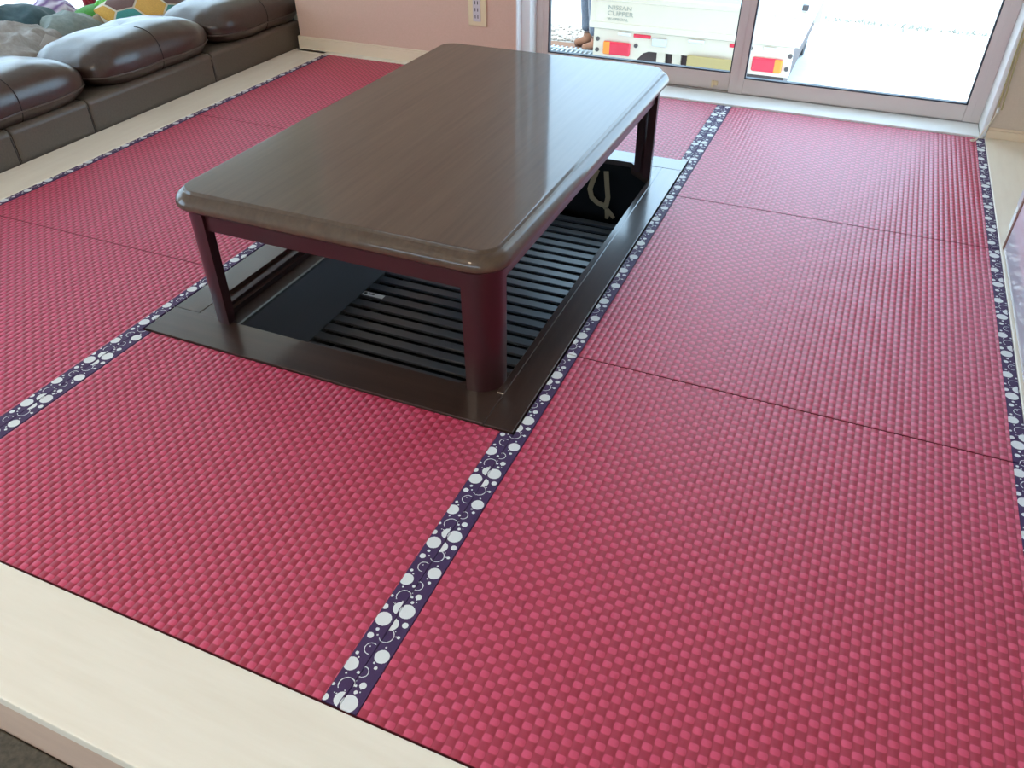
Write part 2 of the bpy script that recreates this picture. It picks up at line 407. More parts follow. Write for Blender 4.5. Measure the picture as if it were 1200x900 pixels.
# baseboards
def baseboard(name, x0, x1, y, h):
    b = B().box(x0, x1, y-.009, y, .002, h-.008, .001, 1).box(x0, x1, y-.006, y, h-.008, h, .002, 2)
    return struct(name, b.out(name, Mt['basebd']))
baseboard('baseboard_back', -1.9, -.876, YW, .052)
struct('baseboard_left', B().box(-1.909, -1.9, 2.561, 2.70, LF, .052, .001, 1).out('baseboard_left', Mt['basebd']))
baseboard('baseboard_right', .823, 1.3, 2.54, .036)
# curtained window at left
wl = struct('window_2', B().box(WX-.09, WX-.03, .7, 4.1, LF+.03, LF+.08).box(WX-.09, WX-.03, .7, 4.1, 1.55, 1.6).box(WX-.09, WX-.03, .7, .75, LF+.03, 1.6).box(WX-.09, WX-.03, 4.05, 4.1, LF+.03, 1.6).box(WX-.09, WX-.03, 2.37, 2.43, LF+.03, 1.6).out('window_2', Mt['alu']))
link('glass_pane', pymesh('glass_pane', [(WX-.06, .75, LF+.05), (WX-.06, 4.05, LF+.05), (WX-.06, 4.05, 1.57), (WX-.06, .75, 1.57)], [(0, 1, 2, 3)]), Mt['glass'], wl)
vs, fs = [], []; n = 900
for k in range(n+1):
    y = .68+3.45*k/n
    x = WX+.09+.014*math.sin(2*PI*y/.052)+.006*math.sin(2*PI*y/.41)
    vs += [(x, y, LF+.01), (x, y, 1.68)]
    if k: fs.append((2*k-2, 2*k, 2*k+1, 2*k-1))
tag(link('curtain', pymesh('curtain', vs, fs, True), Mt['curtain']), 'white sheer floor-length curtain backlit behind the sofa', 'curtain')

# ---- sliding glass door (window_1)
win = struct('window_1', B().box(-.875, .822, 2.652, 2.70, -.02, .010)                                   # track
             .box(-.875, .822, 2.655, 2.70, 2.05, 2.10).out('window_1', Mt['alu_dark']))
def sash(x0, x1, y, top=2.05, sl=.05, sr=.05, rb=.06, matl='alu', gl='glass'):
    t = .022
    left = B().box(x0, x0+sl, y-t/2, y+t/2, .008, top, .002, 1).box(x0+sl*.45, x0+sl*.55, y-t/2-.002, y-t/2+.004, .05, top-.02).out('stile', Mt[matl], win)
    right = B().box(x1-sr, x1, y-t/2, y+t/2, .008, top, .002, 1).box(x1-sr*.55, x1-sr*.45, y-t/2-.002, y-t/2+.004, .012, top-.02).out('stile', Mt[matl], win)
    B().box(x0+sl, x1-sr, y-t/2, y+t/2, .010, rb, .002, 1).out('bottom_rail', Mt[matl], win)
    B().box(x0+sl, x1-sr, y-t/2, y+t/2, top-.05, top, .002, 1).out('top_rail', Mt[matl], win)
    g = .004
    B().box(x0+sl-.001, x1-sr+.001, y-t/2+.001, y+t/2-.001, rb-.001, rb+g).box(x0+sl-.001, x0+sl+g, y-t/2+.001, y+t/2-.001, rb, top-.05).box(x1-sr-g, x1-sr+.001, y-t/2+.001, y+t/2-.001, rb, top-.05).out('gasket', Mt['gasket'], win)
    link('glass_pane', pymesh('glass_pane', [(x0+sl, y, rb), (x1-sr, y, rb), (x1-sr, y, top-.05), (x0+sl, y, top-.05)], [(0, 1, 2, 3)]), Mt[gl], win)
sash(-.826, .001, 2.676, sl=.052, sr=.048, rb=.074, gl='glass_screen')
sash(-.045, .806, 2.650+.012, sl=.052, sr=.052, rb=.064)
B().box(-.112, -.088, 2.658, 2.666, .026, .042, .002, 2).box(-.110, -.103, 2.652, 2.66, .020, .044, .001, 1).out('latch', Mt['ivory'], win, 40)
# white casings and jambs
struct('trim_9', B().box(-.875, -.826, 2.600, 2.70, .006, 2.10, .002, 1).box(-.868, -.862, 2.56, 2.60, .006, 2.10).out('trim_9', Mt['white_pvc']))
struct('trim_10', B().box(.806, .822, 2.528, 2.70, .006, 2.10, .003, 2).out('trim_10', Mt['white_pvc']))
struct('trim_11', B().box(-.876, -.866, 2.561, 2.60, .003, 2.10).out('trim_11', Mt['wall']))

# ================================================================= TATAMI MATS
weave_cache = {}
def weave_mesh(wd, dp):
    key = (round(wd, 4), round(dp, 4))
    if key in weave_cache: return weave_cache[key]
    xs, ys = [], []
    fx, fy = (0, .10, .5, .90), (0, .2, .8)
    k = 0
    while True:
        done = False
        for f in fx:
            x = (k+f)*CX
            if x >= wd: done = True; break
            xs.append((x, k, f))
        if done: break
        k += 1
    xs.append((wd, k, .95)); k = 0
    while True:
        done = False
        for f in fy:
            y = (k+f)*CY
            if y >= dp: done = True; break
            ys.append((y, k, f))
        if done: break
        k += 1
    ys.append((dp, k, .5))
    vs, fs = [], []
    for y, ky, fyv in ys:
        for x, kx, fxv in xs:
            if fxv == 0: h = -.0013
            else:
                up_ = (kx+ky) % 2
                h = (-.00005 if fxv in (.10, .90) else .00015)+(.00030 if up_ else -.0001)*(1 if fxv == .5 else .4)
                if fyv == 0: h = -.0003 if fxv != .5 else -.0001
            vs.append((x, y, h))
    nx = len(xs)
    for j in range(len(ys)-1):
        for i in range(nx-1): fs.append((j*nx+i, j*nx+i+1, (j+1)*nx+i+1, (j+1)*nx+i))
    me = pymesh('weave', vs, fs, True); me.materials.append(Mt['weave'])
    weave_cache[key] = me; return me
def strip_mesh(u0, u1, v0, v1):
    return B().box(u0, u1, v0, v1, -.004, .0006, .0012, 2)
BW = .0265
def tatami(x0, x1, y0, y1, bl, br, label, ul=.0279, ur=.0005):
    """bl / br: has a border strip on the left / right edge; ul, ur: where in the pattern each strip is cut"""
    g = .0009
    x0 += .0001; x1 -= .0001; y0 += .0018; y1 -= .0018
    e = empty('tatami_mat', ((x0+x1)/2, (y0+y1)/2, -.015), label, 'tatami mat', 'red woven tatami mats')
    B().box(x0, x1, y0, y1, -.0150, -.0016, .0015, 2).out('mat_core', Mt['mat_core'], e)
    a = x0+(BW if bl else 0); b = x1-(BW if br else 0)
    link('weave', weave_mesh(b-a, y1-y0), None, e, (a, y0, 0))
    for has, xa, u in ((bl, x0, ul), (br, x1-BW, ur)):
        if has: strip_mesh(u, u+BW-.0004, y0, y1).out('border_strip', Mt['border'], e, 30, (xa-u+.0002, 0, 0))
XR0, XR1 = -.0293, .8222
XC0_, XC1_ = -.9030, -.0293
XL0_, XL1_ = -1.7535, -.9030
for k, (a, b, t) in enumerate(((0, .8462, 'red tatami mat filling the right foreground, nearest of the right row'), (.8462, 1.6946, 'red tatami mat in the middle of the right row, beside the low table'), (1.6946, 2.5255, 'red tatami mat at the far end of the right row, under the sliding glass door'))):
    tatami(XR0, XR1, a, b, 1, 1, t)
for a, b, t in ((0, .8470, 'red tatami mat at the left edge, nearest of the sofa row'), (.8470, 1.7045, 'red tatami mat in the middle of the sofa row, left of the table'), (1.7045, 2.5255, 'red tatami mat at the far end of the sofa row, by the peach wall')):
    tatami(XL0_, XL1_, a, b, 1, 1, t)
tatami(XC0_, XC1_, 0, .5725, 1, 1, 'short red tatami mat in front of the low table, between two patterned borders')
tatami(XC0_, XC1_, 1.9495, 2.5255, 1, 1, 'short red tatami mat behind the low table, below the sliding door')

# ================================================================= SUNKEN HEARTH (horigotatsu pit)
FX0, FX1, FY0, FY1 = -.895, -.0318, .573, 1.949
IX0, IX1, IY0, IY1 = -.828, -.106, .667, 1.868
SJ = -.0905
hp = empty('sunken_hearth', (-.46, 1.26, -.21), 'sunken foot pit with dark wooden rim and black slatted floor under the table', 'foot pit')
ft = .0042
B().box(FX0, SJ-.0006, FY0, IY0, -.012, ft, .0016, 2).out('rim_board', Mt['frame_x'], hp, 35)
B().box(SJ, FX1, FY0, IY1-.0006, -.012, ft, .0016, 2).box(IX1, SJ, IY0+.001, IY1-.0006, -.012, ft, .0012, 1).out('rim_board', Mt['frame_y'], hp, 35)
B().box(FX0+.06, FX1, IY1, FY1, -.012, ft, .0016, 2).out('rim_board', Mt['frame_x'], hp, 35)
B().box(FX0, IX0, IY0+.0006, FY1-.0005, -.012, ft, .0016, 2).out('rim_board', Mt['frame_y'], hp, 35)
# rebates stepping down along the left side
B().box(IX0, -.816, IY0+.001, IY1-.001, -.03, -.006).box(-.816, -.800, IY0+.001, IY1-.001, -.03, -.002, .001, 1).box(-.800, -.790, IY0+.001, IY1-.001, -.04, -.012).box(-.790, -.7535, IY0+.001, IY1-.001, -.06, -.024, .001, 1).out('rebate', Mt['lip'], hp)
B().box(-.7535, -.7455, IY0+.03, IY1-.03, -.05, -.0225, .001, 1).out('metal_rim', Mt['rim'], hp)
# corner pads the table legs stand on
for sx, cx in ((1, IX0), (-1, IX1)):
    for sy, cy in ((1, IY0), (-1, IY1)):
        if sx > 0: poly = [(cx, cy), (cx+.086, cy), (cx+.082, cy+sy*.022), (cx+.06, cy+sy*.04), (cx, cy+sy*.045)]
        else: poly = [(cx, cy), (cx-.082, cy), (cx, cy+sy*.075)]
        if sy < 0: poly = poly[::-1]
        B().prism(poly, -.03, .0032).out('corner_pad', Mt['frame_x'], hp)
# lining
PZ = -.16
PBX = -.705
B().prism([(-.7535, -.0245), (-.7465, -.0245), (-.745, -.03), (PBX, PZ), (PBX, PZ-.10), (-.7535, PZ-.10)], IY0, IY1, 'y').out('side_panel', Mt['pit'], hp)
B().box(IX1-.001, IX1+.012, IY0, IY1, PZ-.10, -.0125).out('lining', Mt['pit_black'], hp)
B().box(-.752, IX1, IY0-.012, IY0-.001, PZ-.10, -.0125).out('lining', Mt['pit_black'], hp)
B().box(-.752, IX1, IY1+.001, IY1+.012, PZ-.10, -.0125).out('lining', Mt['pit_black'], hp)
B().box(-.752, IX1+.005, IY0-.005, IY1+.005, PZ-.11, PZ-.10).out('pit_floor', Mt['pit_black'], hp)
SP = .0431
sl0 = B().box(PBX+.001, -.1075, -.0132, .0132, -.007, 0, .0010, 1)
bmesh.ops.recalc_face_normals(sl0.bm, faces=sl0.bm.faces)
slm = bpy.data.meshes.new('slat'); sl0.bm.to_mesh(slm); sl0.bm.free(); smooth_by(slm, 40); slm.materials.append(Mt['slat'])
slat_y = [1.109+SP*k for k in range(-11, 16)]
for y in slat_y:
    if IY0+.01 < y < IY1-.01: link('slat', slm, None, hp, (0, y, PZ))
for x in (-.68, -.42, -.14): B().box(x-.015, x+.015, IY0+.002, IY1-.002, PZ-.03, PZ-.0075).out('batten', Mt['pit_black'], hp)
o = B().box(-.702, -.638, 1.1010, 1.1175, PZ, PZ+.0006).out('sticker', Mt['white_label'], hp); o['label'] = 'white sticker'
B().cyl((-.694, 1.110, PZ+.0005), (-.694, 1.110, PZ+.0009), .005, 12).box(-.686, -.667, 1.1075, 1.1125, PZ+.0005, PZ+.0009).out('print', Mt['ink'], o)
# cotton tape tied in a loop on the far lining
def ribbon(pts, w, nrm=(0, -1, 0)):
    vs, fs = [], []
    pts = [Vector(p) for p in pts]
    for i, p in enumerate(pts):
        d = (pts[min(i+1, len(pts)-1)]-pts[max(i-1, 0)]).normalized(); s_ = d.cross(Vector(nrm)).normalized()
        ww = w[i] if isinstance(w, list) else w
        for off in (0, .0012):
            q = p+Vector(nrm)*off; vs += [q-s_*ww/2, q+s_*ww/2]
        if i:
            a, b = 4*(i-1), 4*i
            fs += [(a, a+1, b+1, b), (a+3, a+2, b+2, b+3), (a+1, a+3, b+3, b+1), (a+2, a, b, b+2)]
    fs += [(0, 2, 3, 1), (4*(len(pts)-1), 4*(len(pts)-1)+1, 4*(len(pts)-1)+3, 4*(len(pts)-1)+2)]
    return vs, fs
YR = 1.8580
tp = empty('cotton_tape', (-.262, YR, -.19), 'tan cotton tape tied in a loop, hanging in the dark foot pit', 'tape')
v1, f1 = ribbon([(-.292, YR, -.030), (-.303, YR, -.062), (-.312, YR-.002, -.098), (-.304, YR-.003, -.124), (-.284, YR-.003, -.139), (-.258, YR-.003, -.146)], .017)
link('loop', pymesh('loop', v1, f1), Mt['ribbon'], tp)
v1, f1 = ribbon([(-.262, YR-.004, -.030), (-.256, YR-.004, -.075), (-.250, YR-.004, -.115), (-.254, YR-.004, -.146)], .016)
link('loop', pymesh('loop', v1, f1), Mt['ribbon'], tp)
o = B().box(-.262, -.246, YR-.011, YR-.002, -.156, -.141, .004, 2).out('knot', Mt['ribbon'], tp, 60)
v1, f1 = ribbon([(-.253, YR-.005, -.150), (-.247, YR-.006, -.170), (-.249, YR-.006, -.188)], [.010, .016, .010])
link('tail', pymesh('tail', v1, f1), Mt['ribbon'], tp)
v1, f1 = ribbon([(-.252, YR-.007, -.150), (-.238, YR-.008, -.165), (-.224, YR-.008, -.180)], [.010, .015, .011])
link('tail', pymesh('tail', v1, f1), Mt['ribbon'], tp)

# ================================================================= LOW TABLE
tb = empty('low_table', (-.447, 1.24, .0045), 'low dark brown wooden kotatsu table with rounded corners over the foot pit', 'table')
X0, X1, Y0, Y1 = -.812, -.087, .641, 1.8520
prof = [(.024, .2625), (.014, .2635), (.006, .267), (.001, .273), (0, .279), (.002, .286), (.007, .2925), (.013, .2968), (.0180, .2984), (.0192, .2988), (.0212, .3020), (.0220, .3040), (.0232, .3049), (.0246, .3050), (.0300, .3050), (.0500, .3050)]
rs = [[(x, y, z) for x, y in rrect(X0+i_, X1-i_, Y0+i_, Y1-i_, max(.012, .060-i_*.9), 12)] for i_, z in prof]
B().rings(rs).out('tabletop', Mt['table'], tb, 28)
LX0, LX1, LY0, LY1 = -.792, -.104, .653, 1.826
ai = .007
for nm, a in (('f', (LX0+.05, LX1-.05, LY0+ai, LY0+ai+.018)), ('b', (LX0+.05, LX1-.05, LY1-ai-.018, LY1-ai)), ('l', (LX0+ai, LX0+ai+.018, LY0+.05, LY1-.05)), ('r', (LX1-ai-.018, LX1-ai, LY0+.05, LY1-.05))):
    B().box(a[0], a[1], a[2], a[3], .2255, .2624, .0015, 2).out('apron', Mt['redwood'], tb, 40)
B().box(LX0+.03, LX1-.03, LY0+.03, LY1-.03, .256, .2622).out('underboard', Mt['redwood'], tb)
for sx, ox in ((-1, LX0), (1, LX1)):
    for sy, oy in ((-1, LY0), (1, LY1)):
        rings_ = []
        for z, sc in ((.0046, .93), (.008, .95), (.12, .975), (.2622, 1.0)):
            R_ = .062*sc; rr = .050*sc
            pts = [(-R_, 0)]
            for k in range(13):
                a = math.radians(90*k/12); pts.append((-rr+rr*math.sin(a), -(rr-rr*math.cos(a))))
            pts += [(0, -R_), (-.022, -R_), (-.022, -.040), (-.040, -.022), (-R_, -.022)]
            # local frame: outer corner at (0,0), body towards -x,-y
            q = [(ox+(p[0])*sx, oy+p[1]*sy, z) for p in pts]
            if sx*sy < 0: q = q[::-1]
            rings_.append(q)
        B().rings(rings_).out('leg', Mt['redwood'], tb, 35)

# ================================================================= SOFA
sf = empty('leather_sofa', (-2.4, 1.6, LF), 'low brown leather sofa seen from behind, with three puffy headrest cushions', 'sofa')
SX = -1.926
edges = [-.06, .54, 1.138, 1.434, 2.04, 2.62]
for a, b in zip(edges, edges[1:]):
    r_ = .020
    poly = [(-2.16, LF+.02), (SX, LF+.02)]+[(SX-r_+r_*math.cos(PI/2*k/5), .104-r_+r_*math.sin(PI/2*k/5)) for k in range(6)]+[(-2.16, .104)]
    # (x, z) profile swept along y, dipping slightly into the stitched seams
    bm_ = B(); L_ = []
    for yy, d_ in ((a+.001, .003), (a+.006, .0006), (a+.014, 0), (b-.014, 0), (b-.006, .0006), (b-.001, .003)):
        L_.append([(px-(d_ if px > -2.0 else 0), yy, pz-(d_ if pz > .05 else 0)) for px, pz in poly])
    bm_.rings(L_)
    bm_.out('back_panel', Mt['leather_b'], sf, 60)
for y in (1.138, 1.434, 2.04):
    B().tube([(SX-.001, y-.007, LF+.05), (SX-.001, y-.007, .08), (SX-.010, y-.007, .097), (SX-.024, y-.007, .1035), (-2.10, y-.007, .1035)], .0022, 6).out('stitch_line', Mt['seam'], sf, 60)
B().box(-2.92, -2.12, -.02, 2.45, LF+.02, .05, .02, 3).out('seat_base', Mt['leather'], sf, 60)
for a, b in ((-.02, .60), (.605, 1.22), (1.225, 1.83), (1.835, 2.44)):
    B().box(-2.98, -2.20, a, b, .03, .085, .025, 4).out('seat_cushion', Mt['leather'], sf, 60)
B().box(-2.95, -2.30, 2.45, 2.66, LF+.02, .185, .07, 6).out('armrest', Mt['leather_b'], sf, 60)
for x in (-2.1, -2.85):
    for y in (.1, 2.5): B().cyl((x, y, LF), (x, y, LF+.03), .02, 12).out('foot', Mt['seam'], sf)
def headrest(yc, ly=.302, dz=0):
    cx, cz, a, c = -2.106, .162+dz, .178, .080
    n, m = 96, 40
    f = lambda w, e: math.copysign(abs(w)**e, w)
    vs, fs = [], []
    for i in range(m+1):
        ph = -PI/2+PI*i/m
        for k in range(n):
            th = 2*PI*k/n
            lo_ = ph < 0; x = a*f(math.cos(ph), .36 if lo_ else .62)*f(math.cos(th), .55); y = ly*f(math.cos(ph), .36 if lo_ else .50)*f(math.sin(th), .42); z = c*f(math.sin(ph), .80 if lo_ else .95)
            # taper thickness to the ends, sag towards the back, seam dent across the middle, wrinkles at the ends
            z *= 1-.22*abs(y/ly)**3
            if z > 0: z *= 1+.10*x/a
            dent = math.exp(-(y/.006)**2)*.005
            wr = .005*noise.noise(Vector((x*9, y*14+yc*7, z*16)))+.0045*noise.noise(Vector((x*26, y*34+yc*3, z*12)))*abs(y/ly)**1.5+.0012*noise.noise(Vector((x*50, y*20+yc, z*40)))
            v = Vector((x, y, z)); nn = v.normalized() if v.length else Vector((0, 0, 1))
            v -= nn*(dent-wr)
            vs.append((cx+v.x, yc+v.y, cz+v.z))
    for i in range(m):
        for k in range(n): fs.append((i*n+k, i*n+(k+1) % n, (i+1)*n+(k+1) % n, (i+1)*n+k))
    me = pymesh('headrest_cushion', vs, fs, True)
    o = link('headrest_cushion', me, Mt['leather'], sf)
    # piping: a loop below the middle of the cushion
    i = 17; ph = -PI/2+PI*i/m
    pts = [Vector(vs[i*n+k])+Vector(((vs[i*n+k][0]-cx)*.010, (vs[i*n+k][1]-yc)*.006, 0)) for k in range(0, n, 1)]
    b = B(); b.tube([tuple(p) for p in pts]+[tuple(pts[0])], .0022, 6); b.out('piping', Mt['piping'], o, 60)
    pts = []
    for i in range(8, m-2): pts.append((vs[i*n][0]+.0012, vs[i*n][1], vs[i*n][2]+.0008))
    B().tube([(p[0], yc, p[2]) for p in pts], .0016, 6).out('centre_seam', Mt['seam'], o, 60)
for yc in (.60, 1.205, 1.808, 2.411): headrest(yc)

# ================================================================= THINGS ON THE SOFA
def heap(name, cx, cy, ax, ay, base, h, m, label, cat, seed=0, fold=.03, fs_=9, n=70, parent=None, pw=2.2):
    vs, fs = [], []
    for j in range(n+1):
        for i in range(n+1):
            u, v = -1+2*i/n, -1+2*j/n
            # map square to disc with an irregular outline
            du = u*math.sqrt(1-v*v/2); dv = v*math.sqrt(1-u*u/2)
            ang = math.atan2(dv, du); rr = math.hypot(du, dv)
            k = 1+.20*noise.noise(Vector((math.cos(ang)*1.6, math.sin(ang)*1.6, seed)))
            x = cx+ax*du*k; y = cy+ay*dv*k
            dome = max(0, 1-rr**pw)
            rid = 1-abs(noise.noise(Vector((x*fs_, y*fs_*.7, seed*3.1))))*2.4
            rid2 = noise.noise(Vector((x*fs_*2.3, y*fs_*2, seed)))
            z = base+.004+h*dome**.6+(fold*rid+fold*.4*rid2-fold*.4)*min(1, dome*3)
            vs.append((x, y, max(z, base+.002)))
    for j in range(n):
        for i in range(n):
            a = j*(n+1)+i; fs.append((a, a+1, a+n+2, a+n+1))
    # closed underside
    o0 = len(vs); 
    rim = [i for i in range(n+1)]+[(j+1)*(n+1)+n for j in range(n)]+[n*(n+1)+i for i in range(n-1, -1, -1)]+[j*(n+1) for j in range(n-1, 0, -1)]
    fs.append(tuple(rim[::-1]))
    me = pymesh(name, vs, fs, True)
    o = link(name, me, m, parent)
    if label: tag(o, label, cat)
    return o
SZ = .087
g = heap('fleece_blanket', -2.58, 1.42, .30, .50, SZ, .135, Mt['grey_cloth'], 'crumpled grey fleece throw lying on the sofa seat behind the headrests', 'blanket', 2, .045, 8)
ct = link('care_label', pymesh('care_label', [(-2.30, 1.615, .195), (-2.30, 1.69, .150), (-2.315, 1.735, .182), (-2.315, 1.665, .222), (-2.302, 1.615, .1945), (-2.302, 1.69, .1495), (-2.317, 1.735, .1815), (-2.317, 1.665, .2215)],
     [(0, 1, 2, 3), (7, 6, 5, 4), (0, 4, 5, 1), (1, 5, 6, 2), (2, 6, 7, 3), (3, 7, 4, 0)]), Mt['tag'], g); ct['label'] = 'white care label'
heap('folded_garment', -2.72, 1.84, .12, .21, .14, .095, Mt['teal_cloth'], 'dark teal garment heaped on the grey throw', 'garment', 5, .018, 11)
heap('folded_garment', -2.60, 1.98, .11, .20, SZ, .105, Mt['greygreen_cloth'], 'grey-green garment heaped beside the dark teal one', 'garment', 8, .022, 10)
heap('folded_garment', -2.86, 1.74, .11, .20, SZ, .21, Mt['navy_cloth'], 'navy garment piled at the back edge of the sofa', 'garment', 11, .022, 10)
heap('folded_garment', -2.92, 2.12, .10, .24, SZ, .085, Mt['purple_cloth'], 'lilac and white striped garment piled behind the teal one', 'garment', 14, .03, 13)
# green plush
pz = empty('plush_toy', (-2.68, 2.24, SZ), 'green plush toy with a beige oval belly beside the hexagon cushion', 'toy')
vs, fs = superq(-2.62, 2.16, SZ+.055, .07, .11, .055, .9, .8); link('body', pymesh('body', vs, fs, True), Mt['green_plush'], pz)
vs, fs = superq(-2.56, 2.13, SZ+.055, .022, .055, .036, 1, 1); o = link('belly', pymesh('belly', vs, fs, True), Mt['beige_plush'], pz); o['label'] = 'beige oval belly'
b = B()
for k in range(7):
    a = k*.9; b.tube([(-2.60, 2.20, SZ+.10), (-2.60+.012*math.cos(a), 2.20+.028*math.sin(a), SZ+.115), (-2.60+.02*math.cos(a), 2.20+.045*math.sin(a), SZ+.108)], [.010, .012, .004], 7)
o = b.out('crest', Mt['lime_plush'], pz, 60); o['label'] = 'bright green tuft'
b = B()
for k in range(5):
    a = k*1.25; b.tube([(-2.74, 2.25, SZ+.02), (-2.74+.01*math.cos(a), 2.25+.012*math.sin(a), SZ+.075), (-2.74+.025*math.cos(a), 2.25+.03*math.sin(a), SZ+.125)], [.012, .014, .004], 7)
tag(b.out('ribbon_bow', Mt['red_cloth'], None, 60), 'small dark red cloth bow poking up behind the green plush toy', 'bow')
# hexagon patchwork cushion
hc = empty('patchwork_cushion', (-2.50, 2.26, SZ), 'cushion of coloured wool hexagons with cream joins, on the sofa', 'cushion')
Rt = Matrix.Translation((-2.43, 2.275, SZ+.058)) @ Matrix.Rotation(math.radians(26), 4, 'Y') @ Matrix.Rotation(math.radians(14), 4, 'X')
S_ = .165
def pil(u, v): return .052*max(0, (1-abs(u/S_)**2.6))**.5*max(0, (1-abs(v/S_)**2.6))**.5
n = 36; vs, fs = [], []
for sgn in (1, -1):
    for j in range(n+1):
        for i in range(n+1):
            u, v = S_*math.sin(PI/2*(-1+2*i/n)), S_*math.sin(PI/2*(-1+2*j/n))
            vs.append(Rt @ Vector((u, v, sgn*pil(u, v))))
N_ = (n+1)**2
for j in range(n):
    for i in range(n):
        a = j*(n+1)+i; fs.append((a, a+1, a+n+2, a+n+1)); fs.append((a+N_, a+n+1+N_, a+n+2+N_, a+1+N_))
link('cushion_body', pymesh('cushion_body', vs, fs, True), Mt['cream_yarn'], hc)
hr = .068; names_ = ['p_mustard', 'p_coral', 'p_teal', 'p_plum_brown', 'p_crimson']
idx_ = 0
for q in range(-4, 5):
    for r in range(-4, 5):
        cx_, cy_ = hr*1.5*q, hr*math.sqrt(3)*(r+q/2)
        if abs(cx_) > S_*1.22 or abs(cy_) > S_*1.22: continue
        vs, fs = [(cx_, cy_)], []
        K = 5
        for ring in range(1, K+1):
            for s in range(6*4):
                a0 = math.radians(60*(s//4)); a1 = math.radians(60*(s//4+1)); t_ = (s % 4)/4
                px = math.cos(a0)*(1-t_)+math.cos(a1)*t_; py = math.sin(a0)*(1-t_)+math.sin(a1)*t_
                rr = (hr-.0045)*ring/K; vs.append((cx_+px*rr, cy_+py*rr))
        for s in range(24): fs.append((0, 1+s, 1+(s+1) % 24))
        for ring in range(1, K):
            for s in range(24): fs.append((1+(ring-1)*24+s, 1+ring*24+s, 1+ring*24+(s+1) % 24, 1+(ring-1)*24+(s+1) % 24))
        V3 = []
        for x, y in vs:
            x = max(-S_*.985, min(S_*.985, x)); y = max(-S_*.985, min(S_*.985, y))
            V3.append(Rt @ Vector((x, y, pil(x, y)+.0022)))
        o = link('patch', pymesh('patch', V3, fs, True), Mt[names_[(q*2+r*3+20) % 5]], hc); idx_ += 1
# black bag on the armrest
bgm = B().box(-2.80, -2.48, 2.49, 2.62, .186, .25, .03, 4)
o = bgm.out('pouch', Mt['black_cloth'], None, 60); tag(o, 'black pouch lying on the far armrest of the sofa', 'pouch')
B().tube([(-2.72, 2.55, .245), (-2.70, 2.55, .275), (-2.64, 2.55, .285), (-2.58, 2.55, .275), (-2.56, 2.55, .245)], .006, 8).out('handle', Mt['black_cloth'], o, 60)

# ================================================================= OUTLET, CABINETS, CORD
ol = empty('wall_outlet', (-1.034, YW, .168), 'ivory wall outlet plate low on the peach wall', 'outlet')
B().box(-1.0735, -.9955, YW-.008, YW-.0005, .169, .289, .004, 3).out('cover_plate', Mt['ivory'], ol, 40)
so = B().box(-1.052, -1.019, YW-.0105, YW-.006, .187, .273, .002, 2).out('socket_insert', Mt['socket'], ol, 40)
b = B()
for z in (.205, .230, .255):
    for x in (-1.041, -1.030): b.box(x-.0015, x+.0015, YW-.0112, YW-.009, z-.006, z+.006)
b.out('slots', Mt['hole'], so)

cb = empty('white_cabinet', (1.06, 1.1, .0025), 'glossy white low cabinet with a brown front edge at the right, beside the mats', 'cabinet')
B().box(.834, 1.29, .55, 1.700, .003, .56, .001, 1).out('carcass', Mt['gloss_white'], cb)
B().box(.830, 1.29, .55, 1.700, .5605, .575, .002, 1).out('top_board', Mt['gloss_white'], cb)
B().box(.8275, .8345, 1.693, 1.7085, .0025, .575, .0008, 1).out('edge_strip', Mt['brown_edge'], cb)
for y in ((.552, 1.126), (1.132, 1.692)): B().box(.8290, .8336, y[0], y[1], .004, .55, .001, 1).out('door', Mt['gloss_white'], cb)
B().box(.8338, 1.29, 1.7008, 1.7085, .0028, .56).out('side_panel', Mt['pink_grey'], cb)
c2 = empty('mauve_cabinet', (1.08, 1.93, 0), 'pale mauve cabinet standing just behind the glossy white one', 'cabinet')
B().box(.866, 1.29, 1.715, 1.935, .03, .50, .002, 1).out('carcass', Mt['pink_grey'], c2)
for x, y in ((.882, 1.735), (.882, 1.92), (1.27, 1.735), (1.27, 1.92)): B().box(x-.014, x+.014, y-.014, y+.014, .0025, .03).out('foot', Mt['white_pvc'], c2)
# floor-level white blocks in front of it
B().box(.850, .8655, 1.80, 1.845, .0025, .04, .001, 1).out('hinge_block', Mt['white_pvc'], c2)
# cord hanging at the door jamb
cd = empty('pull_cord', (.806, 2.5, .003), 'olive cotton pull cord looped down the right door jamb to the mat corner', 'cord')
B().tube([(.800+.0009*k*0+.002*math.sin(k*.9)-.0*k, 2.519, 1.5-(1.5-.10)*k/20) if False else (.806+.020*math.exp(-((1.5-(1.4)*k/20)-.1)*3), 2.519, 1.5-1.4*k/20) for k in range(21)], .0024, 7).out('strand', Mt['cord'], cd, 60)
B().tube([(.817+.018*math.exp(-((1.5-(1.4)*k/20)-.1)*3)+.002*math.sin(k), 2.514, 1.5-1.4*k/20) for k in range(21)], .0024, 7).out('strand', Mt['cord'], cd, 60)
B().tube([(.828, 2.516, .106), (.828, 2.516, .088)], .004, 8).out('bead', Mt['white_pvc'], cd, 60)
B().tube([(.827, 2.514, .090), (.822, 2.510, .066), (.815, 2.508, .045), (.808, 2.505, .030), (.803, 2.50, .018), (.796, 2.494, .008), (.788, 2.492, .0045), (.781, 2.489, .004), (.778, 2.483, .004), (.780, 2.477, .004), (.787, 2.480, .004), (.795, 2.490, .006)], .0019, 7).out('loop', Mt['cream_yarn'], cd, 60)

